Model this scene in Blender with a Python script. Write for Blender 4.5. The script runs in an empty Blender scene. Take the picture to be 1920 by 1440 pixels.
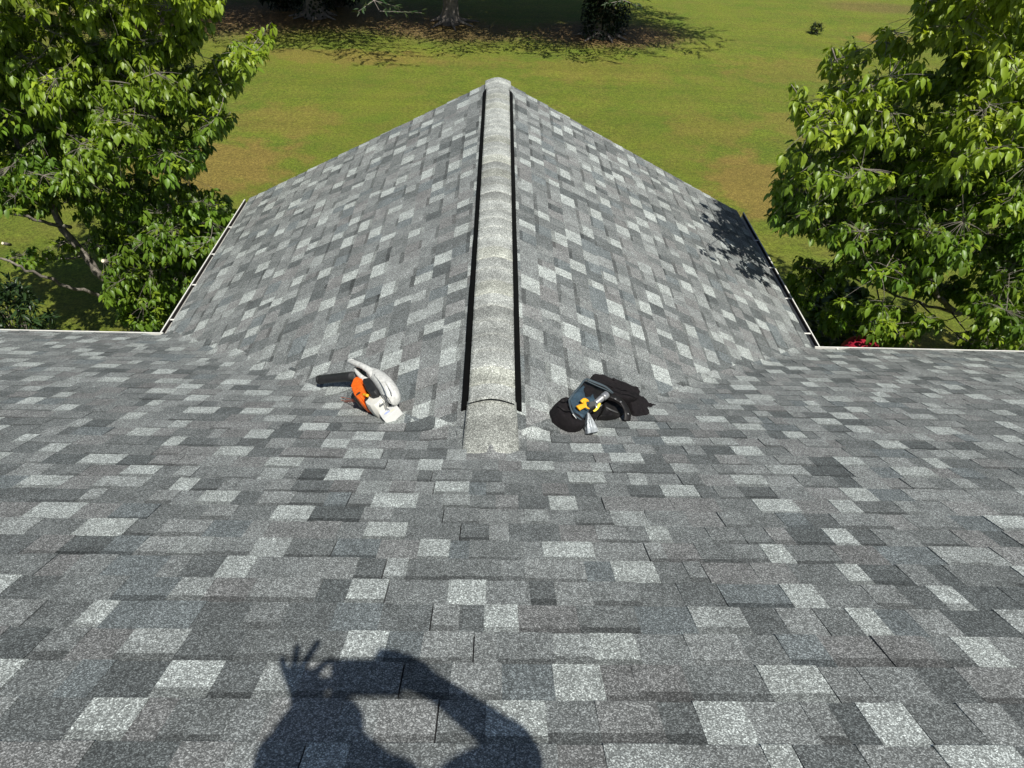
import bpy, bmesh, math, random
import numpy as np
from mathutils import Vector, Matrix, noise as mnoise
random.seed(7); rng = np.random.default_rng(11)
C = bpy.context.scene.collection
sc = bpy.context.scene

# ---------------------------------------------------------------- camera
F_PX, PITCH, YAW, ROLL = 1355.8, 39.393, 2.032, 2.407
EAVE_DROP, YE, YF, XH = 3.928, 5.391, 8.227, 2.968        # eave below the camera, eave line, gable end, half width of the wing
CAMZ = 6.53; ZE = CAMZ - EAVE_DROP
p_, y_, r_ = (math.radians(a) for a in (PITCH, YAW, ROLL))
FW = Vector((math.sin(y_)*math.cos(p_), math.cos(y_)*math.cos(p_), -math.sin(p_)))
RT0 = Vector((math.cos(y_), -math.sin(y_), 0)); UP0 = RT0.cross(FW)
RT = RT0*math.cos(r_) + UP0*math.sin(r_); UPV = -RT0*math.sin(r_) + UP0*math.cos(r_)
CAM = Vector((0, 0, CAMZ))
cd = bpy.data.cameras.new('camera'); cam = bpy.data.objects.new('camera', cd); C.objects.link(cam)
cam.matrix_world = Matrix(((RT.x, UPV.x, -FW.x, 0), (RT.y, UPV.y, -FW.y, 0), (RT.z, UPV.z, -FW.z, CAMZ), (0, 0, 0, 1)))
cd.sensor_width = 36; cd.lens = 36*F_PX/1920; cd.clip_start = 0.01; cd.clip_end = 500
sc.camera = cam
def ray(u, v): return (RT*(u-960) - UPV*(v-720) + FW*F_PX).normalized()
def pix(P):
    d = Vector(P) - CAM; k = d.dot(FW)
    return 960 + F_PX*d.dot(RT)/k, 720 - F_PX*d.dot(UPV)/k
def at_y(u, v, Y):
    d = ray(u, v); return CAM + d*(Y/d.y)
def at_z(u, v, Z):
    d = ray(u, v); return CAM + d*((Z-CAMZ)/d.z)

# ---------------------------------------------------------------- sun, sky, exposure
SUNV = -ray(648, 1256)                                   # towards the sun
sl = bpy.data.lights.new('sun', 'SUN'); sl.energy = 4.9; sl.angle = math.radians(0.5); sl.color = (1.0, 0.972, 0.90)
so = bpy.data.objects.new('sun', sl); C.objects.link(so); so.rotation_euler = SUNV.to_track_quat('Z', 'Y').to_euler(); so.location = (0, 0, 30)
w = bpy.data.worlds.new('World'); sc.world = w; w.use_nodes = True
nt = w.node_tree; sk = nt.nodes.new('ShaderNodeTexSky'); sk.sky_type = 'NISHITA'; sk.sun_disc = False
sk.sun_elevation = math.asin(SUNV.z); sk.sun_rotation = math.atan2(SUNV.x, SUNV.y)
bg = nt.nodes['Background']; nt.links.new(sk.outputs[0], bg.inputs[0]); bg.inputs[1].default_value = 0.062
sc.view_settings.view_transform = 'Standard'; sc.view_settings.look = 'None'
sc.view_settings.exposure = 0.26; sc.view_settings.gamma = 1

# ---------------------------------------------------------------- materials
def N(nt, t, **kw):
    n = nt.nodes.new(t)
    for k, v in kw.items(): setattr(n, k, v)
    return n
def mat(name, col, rough=.6, metal=0., var=.15, vscale=30., bump=0., bscale=200., spec=.4, trans=0.):
    m = bpy.data.materials.new(name); m.use_nodes = True; nt = m.node_tree; b = nt.nodes['Principled BSDF']
    b.inputs['Roughness'].default_value = rough; b.inputs['Metallic'].default_value = metal; b.inputs['Specular IOR Level'].default_value = spec
    if trans: b.inputs['Transmission Weight'].default_value = trans
    tc = N(nt, 'ShaderNodeTexCoord'); n = N(nt, 'ShaderNodeTexNoise'); n.inputs['Scale'].default_value = vscale; n.inputs['Detail'].default_value = 4
    nt.links.new(tc.outputs['Object'], n.inputs['Vector'])
    mr = N(nt, 'ShaderNodeMapRange'); mr.inputs[1].default_value = .3; mr.inputs[2].default_value = .7; mr.inputs[3].default_value = 1-var; mr.inputs[4].default_value = 1+var
    nt.links.new(n.outputs[0], mr.inputs[0])
    mx = N(nt, 'ShaderNodeVectorMath', operation='SCALE'); mx.inputs[0].default_value = col; nt.links.new(mr.outputs[0], mx.inputs['Scale'])
    nt.links.new(mx.outputs[0], b.inputs['Base Color'])
    if bump:
        n2 = N(nt, 'ShaderNodeTexNoise'); n2.inputs['Scale'].default_value = bscale; nt.links.new(tc.outputs['Object'], n2.inputs['Vector'])
        bp = N(nt, 'ShaderNodeBump'); bp.inputs['Strength'].default_value = bump; bp.inputs['Distance'].default_value = .01
        nt.links.new(n2.outputs[0], bp.inputs['Height']); nt.links.new(bp.outputs[0], b.inputs['Normal'])
    return m
def shingle_mat(name):
    m = bpy.data.materials.new(name); m.use_nodes = True; nt = m.node_tree; L = nt.links; b = nt.nodes['Principled BSDF']
    b.inputs['Roughness'].default_value = .9; b.inputs['Specular IOR Level'].default_value = .25
    tc = N(nt, 'ShaderNodeTexCoord'); at = N(nt, 'ShaderNodeAttribute'); at.attribute_name = 'tint'
    v1 = N(nt, 'ShaderNodeTexVoronoi'); v1.inputs['Scale'].default_value = 360; L.new(tc.outputs['Object'], v1.inputs['Vector'])
    sp = N(nt, 'ShaderNodeSeparateColor'); L.new(v1.outputs['Color'], sp.inputs[0])
    cr = N(nt, 'ShaderNodeValToRGB'); e = cr.color_ramp.elements
    e[0].position = 0; e[0].color = (.42, .42, .42, 1); e[1].position = 1; e[1].color = (2.15, 2.15, 2.15, 1)
    e2 = e.new(.5); e2.color = (.62, .62, .62, 1); e3 = e.new(.8); e3.color = (1.25, 1.25, 1.25, 1)
    L.new(sp.outputs[0], cr.inputs[0])
    v2 = N(nt, 'ShaderNodeTexVoronoi'); v2.inputs['Scale'].default_value = 105; L.new(tc.outputs['Object'], v2.inputs['Vector'])
    sp2 = N(nt, 'ShaderNodeSeparateColor'); L.new(v2.outputs['Color'], sp2.inputs[0])
    mr2 = N(nt, 'ShaderNodeMapRange'); mr2.inputs[3].default_value = .83; mr2.inputs[4].default_value = 1.18; L.new(sp2.outputs[1], mr2.inputs[0])
    n3 = N(nt, 'ShaderNodeTexNoise'); n3.inputs['Scale'].default_value = 9; n3.inputs['Detail'].default_value = 3; L.new(tc.outputs['Object'], n3.inputs['Vector'])
    mr3 = N(nt, 'ShaderNodeMapRange'); mr3.inputs[1].default_value = .3; mr3.inputs[2].default_value = .7; mr3.inputs[3].default_value = .86; mr3.inputs[4].default_value = 1.14; L.new(n3.outputs[0], mr3.inputs[0])
    a = N(nt, 'ShaderNodeMath', operation='MULTIPLY'); L.new(mr2.outputs[0], a.inputs[0]); L.new(mr3.outputs[0], a.inputs[1])
    s1 = N(nt, 'ShaderNodeVectorMath', operation='MULTIPLY'); L.new(at.outputs['Color'], s1.inputs[0]); L.new(cr.outputs[0], s1.inputs[1])
    s2 = N(nt, 'ShaderNodeVectorMath', operation='SCALE'); L.new(s1.outputs[0], s2.inputs[0]); L.new(a.outputs[0], s2.inputs['Scale'])
    L.new(s2.outputs[0], b.inputs['Base Color'])
    bp = N(nt, 'ShaderNodeBump'); bp.inputs['Strength'].default_value = .5; bp.inputs['Distance'].default_value = .0015
    L.new(sp.outputs[1], bp.inputs['Height']); L.new(bp.outputs[0], b.inputs['Normal'])
    return m
def leaf_mat(name, rough=.42, transl=.32, spec=.45):
    m = bpy.data.materials.new(name); m.use_nodes = True; nt = m.node_tree; L = nt.links; b = nt.nodes['Principled BSDF']
    at = N(nt, 'ShaderNodeAttribute'); at.attribute_name = 'tint'
    L.new(at.outputs['Color'], b.inputs['Base Color']); b.inputs['Roughness'].default_value = rough; b.inputs['Specular IOR Level'].default_value = spec
    tr = N(nt, 'ShaderNodeBsdfTranslucent'); sc_ = N(nt, 'ShaderNodeVectorMath', operation='MULTIPLY'); L.new(at.outputs['Color'], sc_.inputs[0]); sc_.inputs[1].default_value = (1.5, 1.5, .5)
    L.new(sc_.outputs[0], tr.inputs[0])
    mx = N(nt, 'ShaderNodeMixShader'); mx.inputs[0].default_value = transl
    L.new(b.outputs[0], mx.inputs[1]); L.new(tr.outputs[0], mx.inputs[2]); L.new(mx.outputs[0], nt.nodes['Material Output'].inputs[0])
    return m
M = dict(
    shingle=shingle_mat('shingle_granules'),
    deck=mat('roof_deck_felt', (.03, .03, .032), .9),
    white=mat('white_painted_metal', (.72, .71, .66), .45, var=.06),
    gutter_in=mat('gutter_litter_and_shade', (.035, .03, .027), .8, var=.4, vscale=40),  # litter on the trough floor, and shade painted on its inner walls
    siding=mat('cream_siding', (.6, .57, .5), .6, var=.05),
    vent=mat('black_vent_plastic', (.004, .004, .004), .8, var=.2, spec=.08),
    nail=mat('dull_steel', (.16, .16, .16), .5, .4),
    bark=mat('bark', (.21, .185, .155), .9, var=.45, vscale=22, bump=.6, bscale=60),
    barkpine=mat('pine_bark', (.22, .19, .165), .9, var=.4, vscale=9, bump=.8, bscale=18),
    cut=mat('fresh_cut_wood', (.75, .66, .48), .8),
    leaf=leaf_mat('leaf'), ever=leaf_mat('needle', .55, .15, .3),
    bwhite=mat('scuffed_white_plastic', (.58, .58, .55), .45, var=.22, vscale=45, bump=.25, bscale=90),
    borange=mat('orange_plastic', (.78, .13, .010), .42, var=.25, vscale=60),
    bblack=mat('black_plastic', (.018, .018, .019), .5, var=.3, vscale=50),
    bgrey=mat('grey_plastic', (.07, .07, .07), .5, var=.2),
    bred=mat('dirty_red_plastic', (.25, .035, .012), .6, var=.4, vscale=90),
    cord=mat('salmon_cord', (.5, .14, .08), .7),
    tank=mat('milky_tank_plastic', (.62, .61, .56), .35, var=.08),
    paper=mat('white_label', (.62, .62, .60), .5, var=.03),
    blueink=mat('pale_blue_ink', (.35, .42, .75), .6), yellowink=mat('pale_yellow_ink', (.75, .7, .35), .6),
    nylon=mat('black_nylon', (.0095, .0075, .0085), .8, var=.4, vscale=60, bump=.6, bscale=400, spec=.25),
    leather=mat('black_leather', (.010, .009, .009), .55, var=.3, vscale=40, spec=.3),
    blue=mat('slate_blue_fabric', (.028, .055, .08), .7, var=.3, vscale=50, bump=.4, bscale=400),
    greytrim=mat('grey_blue_webbing', (.05, .068, .08), .7),
    amber=mat('amber_plastic', (.85, .40, .02), .4), yellow=mat('yellow_plastic', (.8, .62, .08), .4),
    chrome=mat('brushed_steel', (.42, .42, .42), .35, .7), 
    crimson=mat('crimson_fabric', (.33, .008, .03), .7, var=.15, vscale=30),
    cloth=mat('dark_shirt', (.04, .05, .09), .8), skin=mat('skin', (.45, .28, .2), .5), hair=mat('brown_hair', (.04, .025, .015), .7), jeans=mat('denim', (.05, .08, .15), .8),
    shoe=mat('grey_shoe', (.08, .08, .08), .7),
)
film = mat('clear_film', (.62, .66, .68), .2, spec=.8)
_b = film.node_tree.nodes['Principled BSDF']; _tr = N(film.node_tree, 'ShaderNodeBsdfTransparent'); _mx = N(film.node_tree, 'ShaderNodeMixShader'); _mx.inputs[0].default_value = .8
film.node_tree.links.new(_tr.outputs[0], _mx.inputs[1]); film.node_tree.links.new(_b.outputs[0], _mx.inputs[2]); film.node_tree.links.new(_mx.outputs[0], film.node_tree.nodes['Material Output'].inputs[0])
M['film'] = film

# ---------------------------------------------------------------- object helpers
def link(name, verts, faces, m, parent=None, smooth=False, tint=None):
    me = bpy.data.meshes.new(name); me.from_pydata([tuple(v) for v in verts], [], [tuple(f) for f in faces]); me.update()
    if tint is not None:
        a = me.color_attributes.new('tint', 'FLOAT_COLOR', 'POINT'); t = np.ones((len(verts), 4), np.float32); t[:, :3] = tint; a.data.foreach_set('color', t.ravel())
    if smooth: me.polygons.foreach_set('use_smooth', [True]*len(me.polygons))
    me.materials.append(m)
    o = bpy.data.objects.new(name, me); C.objects.link(o)
    if parent: o.parent = parent; o.matrix_parent_inverse = parent.matrix_world.inverted()
    return o
def tag(o, label=None, cat=None, group=None, kind=None):
    for k, v in (('label', label), ('category', cat), ('group', group), ('kind', kind)):
        if v: o[k] = v
    return o
def thing(name, label, cat, loc=(0, 0, 0), group=None):
    o = bpy.data.objects.new(name, None); C.objects.link(o); o.location = loc; o.empty_display_size = .1
    o.matrix_world = Matrix.Translation(loc)
    return tag(o, label, cat, group)
class MB:
    def __init__(s): s.v = []; s.f = []
    def add(s, vs, fs):
        n = len(s.v); s.v += [Vector(v) for v in vs]; s.f += [tuple(i+n for i in f) for f in fs]
    def box(s, c, sz, ax=None):
        ax = ax or (Vector((1, 0, 0)), Vector((0, 1, 0)), Vector((0, 0, 1))); c = Vector(c)
        vs = [c + ax[0]*sz[0]/2*i + ax[1]*sz[1]/2*j + ax[2]*sz[2]/2*k for i in (-1, 1) for j in (-1, 1) for k in (-1, 1)]
        s.add(vs, [(0, 1, 3, 2), (4, 6, 7, 5), (0, 4, 5, 1), (2, 3, 7, 6), (0, 2, 6, 4), (1, 5, 7, 3)])
    def tube(s, pts, rad, n=6, flat=1., flatdir=None, caps=True):
        pts = [Vector(p) for p in pts]
        if not hasattr(rad, '__len__'): rad = [rad]*len(pts)
        vs = []; fs = []; u = None
        for i, p in enumerate(pts):
            d = (pts[min(i+1, len(pts)-1)] - pts[max(i-1, 0)])
            d = d.normalized() if d.length > 1e-9 else Vector((0, 0, 1))
            if flatdir is not None: u = Vector(flatdir)
            elif u is None: u = Vector((0, 0, 1)) if abs(d.z) < .9 else Vector((1, 0, 0))
            u = (u - d*u.dot(d)); u = u.normalized() if u.length > 1e-6 else d.orthogonal().normalized(); w_ = d.cross(u)
            for k in range(n):
                a = 2*math.pi*k/n; vs.append(p + (u*math.cos(a)*flat + w_*math.sin(a))*rad[i])
        for i in range(len(pts)-1):
            for k in range(n): fs.append((i*n+k, i*n+(k+1) % n, (i+1)*n+(k+1) % n, (i+1)*n+k))
        if caps: fs.append(tuple(reversed(range(n)))); fs.append(tuple(range((len(pts)-1)*n, len(pts)*n)))
        s.add(vs, fs)
    def rings(s, loops, cap0=True, cap1=True):
        n = len(loops[0]); vs = [p for l in loops for p in l]; fs = []
        for i in range(len(loops)-1):
            for k in range(n): fs.append((i*n+k, i*n+(k+1) % n, (i+1)*n+(k+1) % n, (i+1)*n+k))
        if cap0: fs.append(tuple(reversed(range(n))))
        if cap1: fs.append(tuple(range((len(loops)-1)*n, len(loops)*n)))
        s.add(vs, fs)
    def build(s, name, m, parent=None, smooth=False):
        o = link(name, s.v, s.f, m, parent, smooth)
        bm = bmesh.new(); bm.from_mesh(o.data); bmesh.ops.recalc_face_normals(bm, faces=bm.faces); bm.to_mesh(o.data); bm.free()
        return o

# ---------------------------------------------------------------- lawn
def lawn_mat():
    m = bpy.data.materials.new('lawn_grass'); m.use_nodes = True; nt = m.node_tree; L = nt.links; b = nt.nodes['Principled BSDF']
    b.inputs['Roughness'].default_value = .85; b.inputs['Specular IOR Level'].default_value = .2
    tc = N(nt, 'ShaderNodeTexCoord'); O = tc.outputs['Object']
    def noise(s, det=4, rough=.55, dist=0, sc3=None):
        n = N(nt, 'ShaderNodeTexNoise'); n.inputs['Scale'].default_value = s; n.inputs['Detail'].default_value = det; n.inputs['Roughness'].default_value = rough; n.inputs['Distortion'].default_value = dist
        if sc3:
            mp = N(nt, 'ShaderNodeMapping'); mp.inputs['Scale'].default_value = sc3; L.new(O, mp.inputs[0]); L.new(mp.outputs[0], n.inputs['Vector'])
        else: L.new(O, n.inputs['Vector'])
        return n.outputs[0]
    def rng_(x, a, b_, c, d):
        r = N(nt, 'ShaderNodeMapRange'); r.inputs[1].default_value = a; r.inputs[2].default_value = b_; r.inputs[3].default_value = c; r.inputs[4].default_value = d; L.new(x, r.inputs[0]); return r.outputs[0]
    def mix(f, a, b_):
        x = N(nt, 'ShaderNodeMix', data_type='RGBA'); L.new(f, x.inputs[0])
        for i, c in ((6, a), (7, b_)):
            if isinstance(c, tuple): x.inputs[i].default_value = (*c, 1)
            else: L.new(c, x.inputs[i])
        return x.outputs[2]
    def mth(op, a, b_):
        x = N(nt, 'ShaderNodeMath', operation=op)
        for i, c in ((0, a), (1, b_)):
            if isinstance(c, (int, float)): x.inputs[i].default_value = c
            else: L.new(c, x.inputs[i])
        return x.outputs[0]
    def blob(cx, cy, rx, ry, rag=.5, nz=None):
        mp = N(nt, 'ShaderNodeMapping', vector_type='TEXTURE'); mp.inputs['Location'].default_value = (cx, cy, 0); mp.inputs['Scale'].default_value = (rx, ry, 1000); L.new(O, mp.inputs[0])
        ln = N(nt, 'ShaderNodeVectorMath', operation='LENGTH'); L.new(mp.outputs[0], ln.inputs[0])
        d = mth('SUBTRACT', ln.outputs['Value'], mth('MULTIPLY', mth('SUBTRACT', nz, .5), rag*2))
        r = N(nt, 'ShaderNodeMapRange', interpolation_type='SMOOTHSTEP'); r.inputs[1].default_value = 1.15; r.inputs[2].default_value = .55; L.new(d, r.inputs[0]); return r.outputs[0]
    big = noise(.5, 4); med = noise(1.6, 5, .6); fine = noise(30, 5, .8); mott = noise(11, 4, .7); vfine = noise(130, 2, .8)
    c = mix(rng_(big, .35, .65, 0, 1), (.128, .180, .020), (.180, .210, .025))
    c = mix(rng_(med, .42, .72, 0, .75), c, (.19, .18, .036))
    for (u, v, rx, ry, f) in LAWN_DRY:
        q = at_z(u, v, 0); c = mix(mth('MULTIPLY', blob(q.x, q.y, rx, ry, .9, med), f), c, (.27, .185, .05))
    for (u, v, rx, ry, f) in STRAW:
        q = at_z(u, v, 0); c = mix(mth('MULTIPLY', blob(q.x, q.y, rx, ry, .8, mott), f), c, mix(rng_(fine, .35, .65, 0, 1), (.10, .06, .03), (.25, .15, .075)))
    # mower stripes running left to right
    st = noise(1.0, 2, .5, 0, (.10, 1.7, 1)); c2 = N(nt, 'ShaderNodeVectorMath', operation='SCALE'); L.new(c, c2.inputs[0]); 
    k = mth('MULTIPLY', rng_(st, .35, .65, .94, 1.06), rng_(fine, .32, .68, .35, 1.65)); k = mth('MULTIPLY', k, rng_(mott, .3, .7, .70, 1.30)); k = mth('MULTIPLY', k, rng_(vfine, .3, .7, .7, 1.3))
    L.new(k, c2.inputs['Scale']); L.new(c2.outputs[0], b.inputs['Base Color'])
    bp = N(nt, 'ShaderNodeBump'); bp.inputs['Strength'].default_value = .9; bp.inputs['Distance'].default_value = .03
    L.new(mth('ADD', fine, vfine), bp.inputs['Height']); L.new(bp.outputs[0], b.inputs['Normal'])
    return m
LAWN_DRY = [(400, 310, 1.9, 1.7, .75), (540, 225, 1.4, 1.3, .4), (1420, 345, 1.2, 2.0, .75), (1330, 235, 1.3, 1.4, .3), (1650, 72, 1.2, .8, .8), (1120, 130, 3, 1.2, .25), (640, 105, 3, 1.0, .45), (1650, 640, 1.2, .6, .5), (1500, 230, 1.2, 1.2, .35), (1500, 130, 2.5, 1.5, .3), (800, 110, 3, .8, .25)]
STRAW = [(590, 25, 6.0, 2.6, .8), (850, 55, 3.0, 1.7, .75), (1130, 62, 3.2, 1.9, .9), (330, 35, 5, 2.8, .7), (1640, 12, 2.5, 1.2, .5)]
def ground():
    n = 90; xs = np.sinh(np.linspace(-3.2, 3.2, n))*10; ys = np.sinh(np.linspace(-3.2, 3.2, n))*10 + 12
    vs = [(x, y, 0.05*math.sin(x*.21)*math.cos(y*.17)*(1 if abs(x)+abs(y) < 900 else 0) - .03) for y in ys for x in xs]
    fs = [(j*n+i, j*n+i+1, (j+1)*n+i+1, (j+1)*n+i) for j in range(n-1) for i in range(n-1)]
    o = link('lawn', vs, fs, lawn_mat(), smooth=True); tag(o, kind='structure')
ground()

# ---------------------------------------------------------------- the house
SUMK = .035
def zmain(x, y): return ZE + (YE-y)*.5
def zwing(x, y): return ZE + (XH-abs(x))*.5
def S(x, y):
    a, b = zmain(x, y), zwing(x, y)
    if y > YE + .001 and abs(x) < XH+.2: return b if b > a else b
    h = max(SUMK-abs(a-b), 0)/SUMK
    return max(a, b) + h*h*SUMK/4
house = thing('house', 'single-storey house with grey laminated shingle roof and a lower gabled wing', 'house', (0, 4, 0))
EXP = .143; CA = math.cos(math.atan(.5))
def clip(poly, f):
    out = []; n = len(poly)
    for i in range(n):
        a, b = poly[i], poly[(i+1) % n]; fa, fb = f(a), f(b)
        if fa >= 0: out.append(a)
        if (fa >= 0) != (fb >= 0):
            t = fa/(fa-fb); out.append((a[0]+(b[0]-a[0])*t, a[1]+(b[1]-a[1])*t))
    return out if len(out) > 2 else []
PAL = [(.388, .415, .398), (.365, .39, .372), (.292, .311, .300), (.240, .253, .246), (.207, .220, .215), (.224, .230, .224), (.172, .184, .180), (.138, .149, .147), (.115, .126, .125), (.196, .199, .194), (.168, .188, .190)]
PWT = np.array([0, 0, 7, 18, 18, 15, 14, 4, 1, 6, 8.]); PWT /= PWT.sum()
PWG = np.array([0, 0, 3, 12, 16, 9, 20, 18, 10, 6, 7.]); PWG /= PWG.sum()
class Shingles:
    def __init__(s): s.v = []; s.f = []; s.t = []
    def poly(s, P, lift, col, drop=.008):
        k = len(P); n = len(s.v)
        top = [(x, y, S(x, y)+lift(x, y)) for x, y in P]
        s.v += top + [(x, y, z-drop) for x, y, z in top]; s.t += [col]*(2*k)
        s.f.append(tuple(range(n, n+k)))
        for i in range(k): j = (i+1) % k; s.f.append((n+j, n+i, n+k+i, n+k+j))
def run(s, plane, side):
    """lay the courses of one slope; plane 'main' runs along x, plane 'wing' along y"""
    if plane == 'main': a0, a1, b1 = -9.5, 9.5, (YE+3.6)/CA
    else: a0, a1, b1 = 2.2, YF, XH/CA - .10
    ph = .385 if plane == 'main' else .2
    k = 0; lights = []; want = .3
    while (k-ph)*EXP < b1:
        bl = max((k-ph)*EXP, -.012) if k else -.015; bh = min((k+1-ph)*EXP + .012, b1); k += 1
        over = random.uniform(.02, .11); toplift = .0015
        # the tab joints
        a = a0 - random.random()*.3; tooth = True; left = random.uniform(.4, 1.); below = lights; lights = []; last = a - random.random()*.4
        while a < a1:
            wd = random.choice((random.uniform(.06, .11), random.uniform(.10, .15), random.uniform(.13, .20))); tooth = not tooth
            col = np.array(PAL[rng.choice(len(PAL), p=PWT if tooth else PWG)])*random.uniform(.93, 1.07)
            isl = False
            if tooth and a-last > want and not any(p_ < a+wd-.02 and a+.02 < q_ for p_, q_ in below) and random.random() < .8:
                isl = True; col = np.array(PAL[random.choice((0, 0, 0, 1, 1, 2))])*random.uniform(.92, 1.06); wd = min(wd*1.1, .175)
                lights.append((a, a+wd)); last = a+wd; want = random.choice((.14, .22, .3, .45))
            left -= wd; gap = 0
            if left < 0: gap = .004; left = 1.0 
            hl = (.0085 if tooth else .005) + random.uniform(-.0007, .0012)
            b_lo = bl + random.uniform(-.002, .002); e0, e1 = a, min(a+wd-gap, a1 + (random.uniform(-.004, .012) if plane == 'wing' else 0))
            a += wd
            if e1 <= e0: continue
            bands = [(b_lo, bh, 1.)]
            if random.random() < (.62 if tooth else .3):      # the dark printed band at the head of the exposure
                d = random.uniform(.024, .042); bt = bh-.012; bands = [(b_lo, bt-d, 1.), (bt-d, bh, random.uniform(.5, .68))]
            for (c0, c1, mul) in bands:
                if c1 <= c0: continue
                if plane == 'main':
                    R = [(e0, YE-c0*CA), (e1, YE-c0*CA), (e1, YE-c1*CA), (e0, YE-c1*CA)]
                    lf = lambda x, y, hl=hl, q=bl, r=bh: toplift + (hl-toplift)*(1-((YE-y)/CA-q)/(r-q)) + .005*(zwing(x, y) > zmain(x, y)-.05)
                    pieces = []
                    for sgn in (-1, 1):
                        Q = clip(R, lambda p: sgn*p[0])
                        if Q: Q = clip(Q, lambda p: zmain(*p)-(ZE+(XH-sgn*p[0])*.5)+over*.7)
                        if Q: pieces.append((Q, sgn))
                else:
                    R = [(side*(XH-c0*CA), e0), (side*(XH-c1*CA), e0), (side*(XH-c1*CA), e1), (side*(XH-c0*CA), e1)]
                    lf = lambda x, y, hl=hl, q=bl, r=bh: (toplift + (hl-toplift)*(1-((XH-abs(x))/CA-q)/(r-q))) - (.012 if zmain(x, y) > zwing(x, y)-.01 and y < YE else 0)
                    Q = clip(R, lambda p: zwing(*p)-zmain(*p)+.05)
                    pieces = [(Q, side)] if Q else []
                for Q, sgn in pieces:
                    g = lambda p: zmain(*p)-(ZE+(XH-sgn*p[0])*.5)
                    gs = [g(p) for p in Q]
                    cuts = [c for c in (-.035, -.017, 0, .017, .035) if min(gs) < c < max(gs)] if min(gs) < .035 else []
                    lo = -1e9
                    for c in cuts+[1e9]:
                        T = clip(clip(Q, lambda p: g(p)-lo), lambda p: c-g(p)); lo = c
                        if T:
                            if sgn*1 < 0 or True:
                                ar = sum(T[i][0]*T[(i+1) % len(T)][1]-T[(i+1) % len(T)][0]*T[i][1] for i in range(len(T)))
                                if ar < 0: T = T[::-1]
                            s.poly(T, lf, col*mul)
for nm, plane, side in (('main_roof', 'main', 0), ('wing_slope', 'wing', -1), ('wing_slope', 'wing', 1)):
    s = Shingles(); run(s, plane, side)
    o = link(nm, s.v, s.f, M['shingle'], house, tint=np.array(s.t)); 
    if nm == 'main_roof': o['label'] = 'broad grey shingled slope running down to the eave'
    else: o['label'] = 'left slope of the gabled wing' if side < 0 else 'right slope of the gabled wing, tree shadow by its gutter'
# decks under the shingles
mb = MB(); t = .035; UY = -3.6
def slab(mb, pts, th):
    mb.rings([[Vector(p)-Vector((0, 0, th)) for p in pts], [Vector(p) for p in pts]])
e = .006
YI = YE-XH
for sg in (-1, 1):
    slab(mb, [(sg*9.5, YE-.02, ZE+.01-e), (sg*XH, YE-.02, ZE+.01-e), (0, YI, zmain(0, YI)-e), (0, UY, zmain(0, UY)-e), (sg*9.5, UY, zmain(0, UY)-e)], t)
mb.rings([[Vector((-9.5, UY, zmain(0, UY)-.04)), Vector((-9.5, UY, zmain(0, UY)-.006)), Vector((-9.5, UY-4, zmain(0, UY)-2.006)), Vector((-9.5, UY-4, zmain(0, UY)-2.04))], [Vector((9.5, UY, zmain(0, UY)-.04)), Vector((9.5, UY, zmain(0, UY)-.006)), Vector((9.5, UY-4, zmain(0, UY)-2.006)), Vector((9.5, UY-4, zmain(0, UY)-2.04))]])
for sg in (-1, 1):
    slab(mb, [(sg*(XH-.02), YE, ZE+.01-e), (sg*(XH-.02), YF-.01, ZE+.01-e), (0, YF-.01, zwing(0, 9)-e), (0, YI, zwing(0, 9)-e)], t)
mb.build('roof_deck', M['deck'], house)
# walls under the eaves
mb = MB(); wz = ZE-.12
for (x0, x1, y0, y1) in ((-9.1, 9.1, YE-.42, YE-.3), (-9.1, 9.1, UY-3.6, UY-3.5), (-9.1, -9.0, UY-3.5, YE-.42), (9.0, 9.1, UY-3.5, YE-.42), (-XH+.35, -XH+.45, YE-.3, YF-.4), (XH-.45, XH-.35, YE-.3, YF-.4), (-XH+.35, XH-.35, YF-.4, YF-.3)):
    mb.box(((x0+x1)/2, (y0+y1)/2, wz/2), (x1-x0, y1-y0, wz))
mb.rings([[Vector((-XH+.35, y, wz+.002)), Vector((XH-.35, y, wz+.002)), Vector((0, y, zwing(0, 9)-.18))] for y in (YF-.399, YF-.301)])
mb.build('wall', M['siding'], house)
# white rake boards and fascia
mb = MB()
for sg in (-1, 1):
    mb.rings([[Vector((sg*XH, y, ZE-.17)), Vector((sg*XH, y, ZE-.045)), Vector((0, y, zwing(0, 9)-.045)), Vector((0, y, zwing(0, 9)-.17))] for y in (YF-.035, YF-.012)])
    mb.box((sg*(XH-.04), (YE+YF)/2, ZE-.09), (.022, YF-YE-.08, .13))
    mb.box((sg*(9.45+XH)/2, YE-.04, ZE-.09), (9.45-XH, .022, .13))
mb.build('fascia', M['white'], house)
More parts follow.
